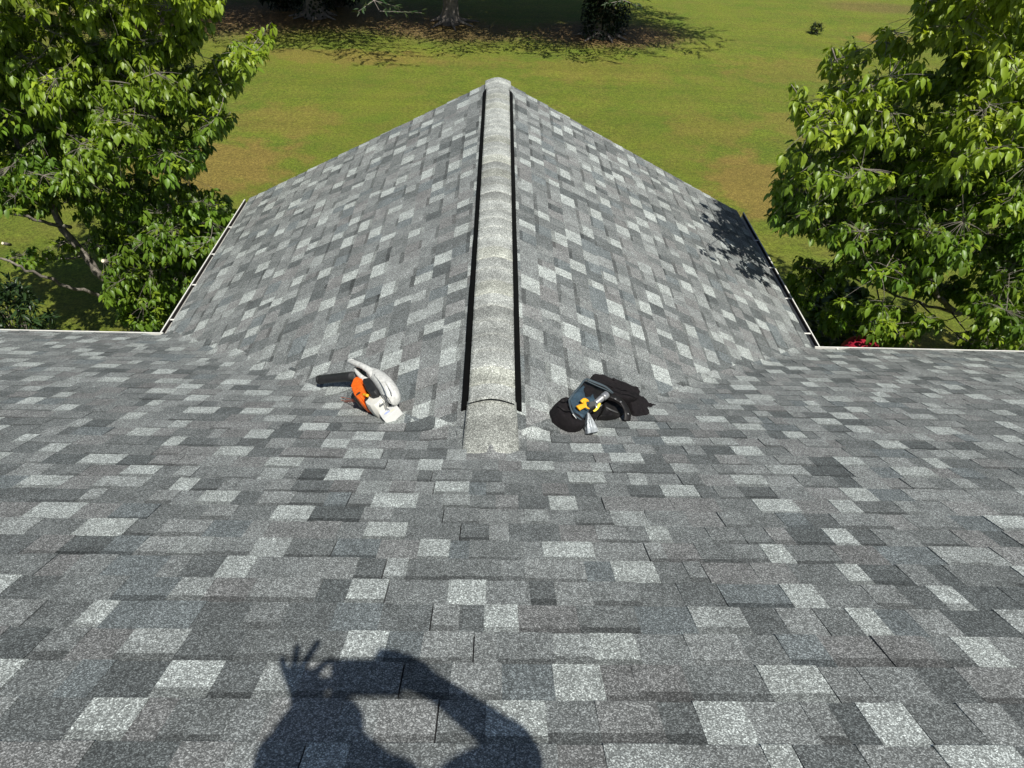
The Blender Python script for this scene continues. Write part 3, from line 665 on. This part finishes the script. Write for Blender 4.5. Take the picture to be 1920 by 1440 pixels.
def cc3(x0, y0): return lambda *p: [(x0+p[i]/8, y0+p[i+1]/8, p[i+2]) for i in range(0, len(p), 3)]
# leaf blower
SL = Surf(-1); c = cc(560, 640); c3 = cc3(560, 640)
bl = thing('leaf_blower', 'white and orange leaf blower with black nozzle lying left of the ridge vent', 'leaf blower', SL.P(690, 740))
housing = SL.stroke(c3(1085, 470, .12, 1180, 540, .125, 1290, 650, .12, 1370, 770, .11, 1400, 860, .10, 1370, 925, .09), [.028, .043, .050, .050, .044, .026], 16, 1.25).build('fan_housing', M['bwhite'], bl, True)
mb = SL.stroke(c3(1135, 500, .178, 1235, 620, .187, 1310, 760, .182, 1345, 850, .165), .0035, 6); SL.stroke(c3(1205, 505, .165, 1320, 640, .172, 1400, 780, .163), .003, 6, mb=mb)
mb.build('housing_rib', M['bwhite'], housing, True)
mb = MB()
for a in (0, 26, 52): SL.stroke(c3(1255+a, 800+a*.2, .172, 1300+a, 860+a*.2, .165, 1330+a, 920, .150), .0022, 5, mb=mb)
mb.build('cooling_fins', M['bgrey'], housing, True)
hd = SL.stroke(c3(775, 305, .16, 850, 330, .175, 960, 375, .18, 1060, 440, .17, 1130, 520, .155), [.0155, .018, .017, .021, .024], 12, .9).build('handle', M['bwhite'], bl, True)
SL.stroke(c3(766, 298, .158, 800, 306, .164), [.0175, .0175], 10, .9).build('grip_end', M['paper'], hd, True)
SL.stroke(c3(782, 292, .176, 806, 296, .178), [.008, .008], 8, .5).build('switch', M['bblack'], hd, True)
SL.stroke(c3(845, 400, .145, 880, 470, .14, 950, 540, .13, 1040, 590, .12), [.008, .012, .015, .016], 8).build('front_strut', M['bwhite'], bl, True)
SL.stroke(c3(880, 405, .15, 935, 430, .148), [.009, .011], 8).build('throttle_trigger', M['bblack'], hd, True)
SL.stroke(c3(930, 480, .09, 1000, 520, .09, 1060, 580, .09), [.022, .030, .030], 10).build('inner_shroud', M['bgrey'], bl, True)
nz = SL.stroke(c3(322, 575, .052, 560, 548, .068, 815, 525, .085), [.0275, .0285, .030], 20).build('nozzle_tube', M['bblack'], bl, True)
SL.stroke(c3(312, 577, .0515, 335, 574, .053), [.0295, .0295], 20).build('nozzle_rim', M['bblack'], nz, True)
SL.stroke(c3(800, 526, .084, 850, 524, .088, 900, 540, .09), [.027, .027, .032], 16).build('nozzle_collar', M['bgrey'], bl, True)
og = SL.block(c(862, 600, 905, 566, 1010, 585, 985, 660, 1020, 740, 1065, 840, 1040, 880, 985, 900, 995, 960, 955, 960, 880, 890, 835, 790, 815, 715), .03, .135, .1, .5, .16).build('engine_cover', M['borange'], bl, True)
SL.block(c(1000, 600, 1090, 582, 1150, 640, 1222, 775, 1190, 825, 1110, 852, 1062, 800, 1020, 710, 985, 660), .05, .16, .13, .5, .15).build('air_filter_box', M['bblack'], bl, True)
SL.block(c(1015, 945, 1095, 885, 1230, 805, 1300, 870, 1340, 930, 1260, 1000, 1190, 1045, 1120, 1060, 1045, 1015), .015, .12, .08, .7, .2).build('fuel_tank', M['tank'], bl, True)
SL.stroke(c3(1235, 915, .125, 1250, 935, .118), [.014, .014], 12).build('fuel_cap', M['tank'], bl, True)
SL.block(c(975, 945, 1020, 960, 1090, 1035, 1070, 1062, 1000, 1020, 960, 985), .005, .07, .04, .4, .15).build('engine_base', M['bred'], bl, True)
SL.block(c(1000, 900, 1060, 860, 1110, 880, 1080, 930, 1020, 950), .04, .12, .1, .4, .15).build('muffler', M['bblack'], bl, True)
SL.stroke(c3(915, 765, .145, 880, 810, .13, 850, 880, .11), [.005, .009, .012], 8).build('choke_lever', M['bblack'], bl, True)
SL.stroke(c3(970, 800, .13, 1035, 815, .142), [.009, .009], 8).build('spark_plug_boot', M['amber'], bl, True)
SL.block(c(860, 860, 930, 850, 950, 900, 900, 930, 850, 905), .02, .115, .09, .4, .1).build('starter_housing', M['bblack'], bl, True)
mb = SL.stroke(c3(860, 880, .10, 760, 862, .05, 660, 842, .012, 590, 848, .004, 566, 868, .004), .0017, 5)
SL.stroke(c3(850, 905, .09, 760, 910, .04, 660, 905, .006, 610, 925, .004, 580, 968, .004), .0017, 5, mb=mb); SL.stroke(c3(566, 868, .004, 600, 880, .006, 700, 885, .03, 850, 890, .09), .0017, 5, mb=mb)
mb.build('loose_cord', M['cord'], bl, True)
pl = SL.block(c(1195, 1068, 1447, 928, 1500, 992, 1272, 1182), .012, .062, .062, .1, .02).build('inlet_guard', M['paper'], bl)
mb = MB()
def mark(mb, S_, pts, h, r=.0016): S_.stroke([(u, v, h) for u, v in pts], r, 4, .3, mb, 2)
for k in range(5): mark(mb, SL, c(1285+k*13, 1105-k*9, 1300+k*13, 1070-k*8, 1312+k*13, 1092-k*9), .0636)
mb.build('blue_mark', M['blueink'], pl); mb = MB()
for k in range(3): mark(mb, SL, c(1365+k*22, 1062-k*13, 1385+k*22, 1040-k*13), .0636)
mb.build('yellow_mark', M['yellowink'], pl)
# tool pouches
SR = Surf(1); c = cc(1020, 670); c3 = cc3(1020, 670)
bag = thing('tool_bag', 'black tool belt bag with open pouches lying right of the ridge vent', 'tool bag', SR.P(1140, 755))
body = SR.block(c(735, 262, 860, 285, 1060, 345, 1230, 405, 1395, 475, 1440, 520, 1440, 590, 1380, 650, 1240, 660, 1100, 600, 900, 470, 690, 350), .0, .10, .085, .3, .05, lump=.014).build('back_panel', M['nylon'], bag, True)
mb = MB()
for dy in (60, 110): SR.stroke(c3(800, 290+dy, .118, 1000, 350+dy, .12, 1200, 420+dy, .12, 1370, 490+dy, .116), .0022, 5, mb=mb)
mb.build('seam', M['leather'], body, True)
SR.block(c(1240, 640, 1400, 600, 1450, 620, 1500, 720, 1560, 820, 1565, 880, 1480, 925, 1330, 900, 1290, 800), 0, .075, .05, .4, .08, lump=.014).build('side_pouch', M['nylon'], bag, True)
SR.block(c(1440, 600, 1490, 660, 1580, 725, 1715, 742, 1660, 775, 1530, 790, 1480, 740), 0, .035, .02, .5, .15, lump=.014).build('strap_end', M['nylon'], bag, True)
SR.block(c(175, 690, 240, 625, 345, 605, 380, 640, 385, 740, 430, 860, 520, 960, 600, 985, 600, 1035, 530, 1050, 460, 1040, 330, 950, 200, 840), 0, .085, .07, .35, .07, lump=.014).build('front_pouch', M['nylon'], bag, True)
SR.block(c(370, 610, 500, 500, 580, 430, 640, 480, 720, 560, 740, 680, 680, 800, 640, 880, 570, 930, 480, 880, 420, 780, 380, 700), .02, .098, .08, .3, .12, lump=.014).build('pouch_lining', M['blue'], bag, True)
mb = SR.stroke(c3(372, 650, .108, 400, 760, .11, 450, 860, .105, 560, 940, .09), .005, 6); SR.stroke(c3(372, 650, .108, 430, 560, .12, 540, 430, .125, 600, 350, .13, 650, 325, .13), .006, 6, mb=mb)
mb.build('pouch_rim', M['greytrim'], bag, True)
SR.block(c(590, 370, 700, 350, 1015, 520, 1000, 570, 880, 640, 760, 620, 640, 600, 585, 500), .02, .088, .08, .3, .1, lump=.014).build('dark_pocket', M['leather'], bag, True)
SR.block(c(600, 440, 680, 400, 740, 450, 745, 540, 700, 600, 620, 570, 590, 500), .05, .105, .1, .7, .2, lump=.014).build('tape_pouch', M['nylon'], bag, True)
mb = SR.stroke(c3(640, 325, .125, 780, 380, .13, 920, 440, .13, 1040, 535, .125), [.010, .010, .009, .005], 8, .5)
SR.stroke(c3(650, 360, .118, 800, 430, .12, 940, 490, .12, 1030, 545, .118), .004, 6, mb=mb); mb.build('webbing', M['greytrim'], bag, True)
lp = SR.stroke(c3(990, 575, .105, 1080, 615, .112, 1160, 665, .112, 1225, 760, .105, 1255, 860, .095, 1240, 960, .07), [.017, .023, .025, .026, .026, .022], 12, .35).build('belt', M['leather'], bag, True)
SR.stroke(c3(1240, 965, .055, 1180, 1000, .035, 1110, 975, .03, 1050, 945, .03), [.022, .018, .015, .012], 10, .5).build('belt_loop', M['leather'], bag, True)
for (a, b_, h) in ((1072, 622, .124), (1150, 668, .125), (1262, 848, .109)):
    ctr = SR.P(1020+a/8, 670+b_/8, h); mb = MB(); ex = SR.n.orthogonal().normalized(); ey = SR.n.cross(ex)
    ring = [ctr + (ex*math.cos(k*math.pi/7)+ey*math.sin(k*math.pi/7))*.0052 for k in range(15)]; mb.tube(ring, .0014, 5, caps=False); mb.build('eyelet', M['chrome'], lp, True)
SR.block(c(815, 905, 850, 820, 890, 765, 960, 800, 1090, 850, 1110, 915, 1000, 925, 900, 920), 0, .06, .04, .4, .12, lump=.014).build('flap', M['leather'], bag, True)
SR.block(c(880, 700, 960, 640, 1060, 680, 1180, 760, 1200, 860, 1120, 900, 1000, 830, 900, 770), 0, .05, .04, .3, .1, lump=.014).build('dark_pocket', M['leather'], bag, True)
mb = SR.stroke(c3(930, 745, .062, 1010, 790, .064, 1110, 830, .06), [.004, .008, .005], 6, .5); mb.build('blade_sheath', M['bgrey'], bag, True)
SR.block(c(600, 880, 700, 780, 800, 770, 860, 760, 800, 900, 770, 945, 690, 930), 0, .07, .05, .4, .12, lump=.014).build('dark_pocket', M['nylon'], bag, True)
mb = MB()
for q_ in ((205, 720, .094, 300, 790, .100, 390, 800, .102), (250, 640, .10, 300, 660, .106, 345, 650, .104)): SR.stroke(c3(*q_), .003, 5, mb=mb)
mb.build('piping', M['leather'], bag, True)
SR.stroke(c3(432, 850, .112, 460, 885, .108, 485, 915, .10), .0035, 5, .5).build('care_tag', M['paper'], bag, True)
SR.stroke(c3(1048, 318, .12, 1052, 340, .118), [.008, .006], 8).build('zip_pull', M['leather'], bag, True)
hm = thing('hammer_tool', 'steel cylinder head sticking up out of the middle pouch of the black tool bag', 'tool', SR.P(1128, 750))
SR.stroke(c3(770, 690, .105, 850, 625, .128, 930, 565, .150), [.017, .018, .0195], 16).build('barrel', M['chrome'], hm, True)
SR.stroke(c3(884, 600, .146, 942, 556, .158), [.021, .021], 16).build('head_cap', M['chrome'], hm, True)
SR.block(c(655, 700, 700, 680, 760, 700, 770, 740, 700, 760, 660, 740), .08, .125, .11, .4, .12).build('grip', M['bgrey'], hm, True)
SR.stroke(c3(760, 700, .12, 785, 740, .118, 790, 790, .11), [.006, .008, .005], 8).build('lever', M['chrome'], hm, True)
am = thing('spring_clamp', 'amber plastic clamp lying on the blue lining of the tool bag', 'clamp', SR.P(1092, 755))
mb = SR.stroke(c3(512, 765, .118, 560, 738, .122, 610, 720, .124), [.017, .016, .013], 10, .5); mb.build('jaw', M['amber'], am, True)
mb = SR.stroke(c3(560, 670, .122, 610, 635, .128, 650, 650, .128, 655, 665, .126), [.010, .012, .010, .008], 9, .6); SR.stroke(c3(615, 640, .126, 610, 690, .127, 635, 745, .124, 680, 770, .12), [.011, .011, .008, .004], 9, .6, mb=mb); mb.build('handle', M['amber'], am, True)
ye_ = thing('yellow_knife', 'small pale yellow knife tucked beside the steel cylinder in the tool bag', 'knife', SR.P(1119, 762))
mb = SR.stroke(c3(760, 802, .108, 800, 760, .118, 825, 715, .125, 842, 690, .128), [.006, .008, .009, .006], 8, .6); mb.build('handle', M['yellow'], ye_, True)
SR.stroke(c3(742, 805, .106, 775, 795, .108), [.006, .006], 8, .6).build('end_cap', M['yellow'], ye_, True)
# crumpled clear bag hanging out of the pouch onto the shingles
pb = thing('plastic_bag', 'crumpled clear plastic bag hanging down from the tool bag onto the shingles', 'plastic bag', SR.P(1108, 792))
R = random.Random(5); nu, nv = 15, 16; vs = []; fs = []
A = c(655, 825, 668, 825); Bq = c(628, 1150, 822, 1108); Mi = c(612, 960, 742, 945)
for layer in (0, 1):
    for j in range(nv):
        t_ = j/(nv-1)
        for i in range(nu):
            s_ = i/(nu-1)
            def q3(a, m_, b_): return ((1-t_)**2*a[0]+2*t_*(1-t_)*(2*m_[0]-.5*a[0]-.5*b_[0])+t_*t_*b_[0], (1-t_)**2*a[1]+2*t_*(1-t_)*(2*m_[1]-.5*a[1]-.5*b_[1])+t_*t_*b_[1])
            l_, r_2 = q3(A[0], Mi[0], Bq[0]), q3(A[1], Mi[1], Bq[1]); u, v = l_[0]+(r_2[0]-l_[0])*s_, l_[1]+(r_2[1]-l_[1])*s_
            h = (.09*(1-t_)**1.6 + .006) + layer*.028*math.sin(math.pi*s_)*math.sin(min(t_*3.3, math.pi*.8)) + .006*math.sin(s_*17+t_*4+layer)*t_ + R.gauss(0, .0018)
            q = SR.P(u, v, max(h, .003)); rd = ray(u, v)
            for _ in range(12): q = q + rd*((S(q.x, q.y)+.012+max(h, .003)*1.1-q.z)/rd.z*.6)
            vs.append(q)
    o_ = layer*nu*nv; fs += [(o_+j*nu+i, o_+j*nu+i+1, o_+(j+1)*nu+i+1, o_+(j+1)*nu+i) for j in range(nv-1) for i in range(nu-1)]
link('film', vs, fs, M['film'], pb, True)

# ---------------------------------------------------------------- the photographer, sitting on the slope behind the camera, whose shadow falls on the shingles
def shadow_pt(u, v):
    d = ray(u, v); n = Vector((0, .5, 1)).normalized(); o = Vector((0, YE, ZE)); return CAM + d*((o-CAM).dot(n)/d.dot(n))
def joint(u, v, back):
    s_ = shadow_pt(u, v); t_ = (-back-(s_-CAM).dot(FW))/SUNV.dot(FW); return s_ + SUNV*t_
def skin_body(name, chains, m, parent, levels=2):
    """chains share joints by name: {joint: (pos, radius)}, edges"""
    J, E_ = chains; names = list(J); me = bpy.data.meshes.new(name)
    me.from_pydata([tuple(J[k][0]) for k in names], [(names.index(a), names.index(b)) for a, b in E_], []); o = bpy.data.objects.new(name, me); C.objects.link(o)
    sm = o.modifiers.new('skin', 'SKIN'); sm.use_smooth_shade = True
    for i, k in enumerate(names):
        v = me.skin_vertices[0].data[i]; v.radius = (J[k][1], J[k][1]) if not hasattr(J[k][1], '__len__') else J[k][1]; v.use_root = (i == 0)
    su = o.modifiers.new('sub', 'SUBSURF'); su.levels = levels; su.render_levels = levels
    me.materials.append(m); o.parent = parent; return o
sh_r, sh_l = joint(846, 1516, .40), joint(600, 1500, .42)
chest = (sh_r+sh_l)/2 + Vector((0, -.02, -.10)); neck = (sh_r+sh_l)/2 + Vector((0, 0, .05))
headc = joint(622, 1368, .32)
pel = Vector((chest.x+.02, chest.y-.18, 0)); pel.z = S(0, pel.y)+.13
person = thing('person', 'person holding a phone out with both arms, seen as a shadow on the shingles', 'person', pel)
el_r, el_l = joint(992, 1418, .22), joint(512, 1440, .22)
wr_r, wr_l = joint(818, 1290, .05), joint(582, 1318, .05)
ha_r, ha_l = joint(768, 1264, .02), joint(562, 1282, .03)
Rh, Lh = Vector((.09, 0, 0)), Vector((-.09, 0, 0)); yk = Vector((0, 1, 0))
kn_r, kn_l = pel+Vector((.16, .36, .10)), pel+Vector((-.16, .34, .12))
ft_r, ft_l = Vector((kn_r.x+.03, kn_r.y+.16, 0)), Vector((kn_l.x-.03, kn_l.y+.14, 0))
for f in (ft_r, ft_l): f.z = S(0, f.y)+.05
J = dict(pel=(pel, .135), belly=(pel.lerp(chest, .5), .125), chest=(chest, .14), neck0=(neck, .065), neck=(neck.lerp(headc, .45), .052), head0=(headc+Vector((0, -.015, -.05)), .07), head=(headc+Vector((0, -.01, .01)), .092), head1=(headc+Vector((0, -.02, .07)), .072),
    sr=(sh_r, .062), ur=(sh_r.lerp(el_r, .5), .055), er=(el_r, .046), fr=(el_r.lerp(wr_r, .4), .046), wr=(wr_r, .034), hr=(ha_r, (.032, .044)),
    sl=(sh_l, .062), ul=(sh_l.lerp(el_l, .5), .048), el=(el_l, .040), fl=(el_l.lerp(wr_l, .4), .048), wl=(wr_l, .038), hl=(ha_l, (.034, .044)),
    hipr=(pel+Rh, .10), tr=((pel+Rh).lerp(kn_r, .5), .08), kr=(kn_r, .06), cr=(kn_r.lerp(ft_r, .45), .052), ar=(ft_r+Vector((0, -.02, .02)), .038), toer=(ft_r+Vector((0, .17, -.105)), .035),
    hipl=(pel+Lh, .10), tl=((pel+Lh).lerp(kn_l, .5), .08), kl=(kn_l, .06), cl=(kn_l.lerp(ft_l, .45), .052), al=(ft_l+Vector((0, -.02, .02)), .038), toel=(ft_l+Vector((0, .17, -.105)), .035))
E_ = [('pel', 'belly'), ('belly', 'chest'), ('chest', 'neck0'), ('neck0', 'neck'), ('neck', 'head0'), ('head0', 'head'), ('head', 'head1'),
    ('chest', 'sr'), ('sr', 'ur'), ('ur', 'er'), ('er', 'fr'), ('fr', 'wr'), ('wr', 'hr'), ('chest', 'sl'), ('sl', 'ul'), ('ul', 'el'), ('el', 'fl'), ('fl', 'wl'), ('wl', 'hl'),
    ('pel', 'hipr'), ('hipr', 'tr'), ('tr', 'kr'), ('kr', 'cr'), ('cr', 'ar'), ('ar', 'toer'), ('pel', 'hipl'), ('hipl', 'tl'), ('tl', 'kl'), ('kl', 'cl'), ('cl', 'al'), ('al', 'toel')]
# fingers: left hand splays three fingers above the phone, right hand curls over its end
def finger(tag_, root, pts, r):
    prev = root
    for i, (u, v, b_) in enumerate(pts):
        k = f'{tag_}{i}'; J[k] = (joint(u, v, b_), r*(1-.13*i)); E_.append((prev, k)); prev = k
finger('l1', 'hl', [(540, 1268, .02), (533, 1250, .015), (528, 1229, .012)], .0125)
finger('l2', 'hl', [(552, 1252, .02), (555, 1230, .015), (559, 1207, .012)], .0125)
finger('l3', 'hl', [(566, 1250, .02), (582, 1226, .015), (600, 1199, .012)], .0125)
finger('l4', 'hl', [(592, 1262, .012), (606, 1246, .008), (624, 1236, .012)], .012)
finger('l5', 'hl', [(592, 1284, .03), (614, 1280, .028), (640, 1284, .026)], .019)
finger('r1', 'hr', [(742, 1240, .01), (724, 1230, .008), (700, 1233, .012)], .0135)
finger('r2', 'hr', [(746, 1234, .02), (728, 1223, .02), (706, 1222, .024)], .0135)
finger('r3', 'hr', [(760, 1238, .03), (744, 1225, .032), (726, 1226, .036)], .0135)
finger('r4', 'hr', [(775, 1244, .035), (766, 1232, .04), (750, 1230, .044)], .012)
finger('r5', 'hr', [(752, 1284, .03), (738, 1294, .03), (722, 1302, .028)], .013)
body = skin_body('body', (J, E_), M['skin'], person); body.matrix_parent_inverse = person.matrix_world.inverted()
# shirt sleeves and torso follow the body
JS = {k: (J[k][0], (J[k][1] if not hasattr(J[k][1], '__len__') else J[k][1][0])+.014) for k in ('chest', 'belly', 'pel', 'neck0', 'sr', 'ur', 'er', 'fr', 'sl', 'ul', 'el', 'fl')}
o = skin_body('shirt', (JS, [e_ for e_ in E_ if e_[0] in JS and e_[1] in JS]), M['cloth'], person); o.matrix_parent_inverse = person.matrix_world.inverted()
JT = {k: (J[k][0], J[k][1]+.013) for k in ('pel', 'hipr', 'tr', 'kr', 'cr', 'hipl', 'tl', 'kl', 'cl')}
o = skin_body('trousers', (JT, [e_ for e_ in E_ if e_[0] in JT and e_[1] in JT]), M['jeans'], person); o.matrix_parent_inverse = person.matrix_world.inverted()
JHh = dict(a=(headc+Vector((0, -.03, .02)), .106), b=(headc+Vector((0, -.035, .07)), .088)); o = skin_body('hair', (JHh, [('a', 'b')]), M['hair'], person); o.matrix_parent_inverse = person.matrix_world.inverted()
for sg in (-1, 1):
    mb = MB(); e_ = headc + Vector((sg*.035, .088, .005)); mb.tube([e_-Vector((0, .006, 0)), e_+Vector((0, .004, 0))], .010, 8); mb.build('eye', M['paper'], person, True)
mb = MB(); mb.tube([headc+Vector((0, .085, .01)), headc+Vector((0, .108, -.022)), headc+Vector((0, .092, -.034))], [.008, .014, .010], 8); mb.build('nose', M['skin'], person, True)
# the phone: its lens is the camera, its body lies wholly behind the lens plane
ph = thing('phone', 'slim dark phone held sideways in both hands by the person on the roof', 'phone', CAM - FW*.01)
mb = MB(); mb.box(CAM - FW*.0075 + RT*.050 - UPV*.014, (.170, .090, .008), (RT, UPV, FW)); o = mb.build('phone_body', M['bblack'], ph)
bv = o.modifiers.new('bevel', 'BEVEL'); bv.width = .003; bv.segments = 3
mb = MB(); mb.box(CAM - FW*.0118 + RT*.050 - UPV*.014, (.162, .084, .0005), (RT, UPV, FW)); mb.build('screen', M['bblack'], ph)
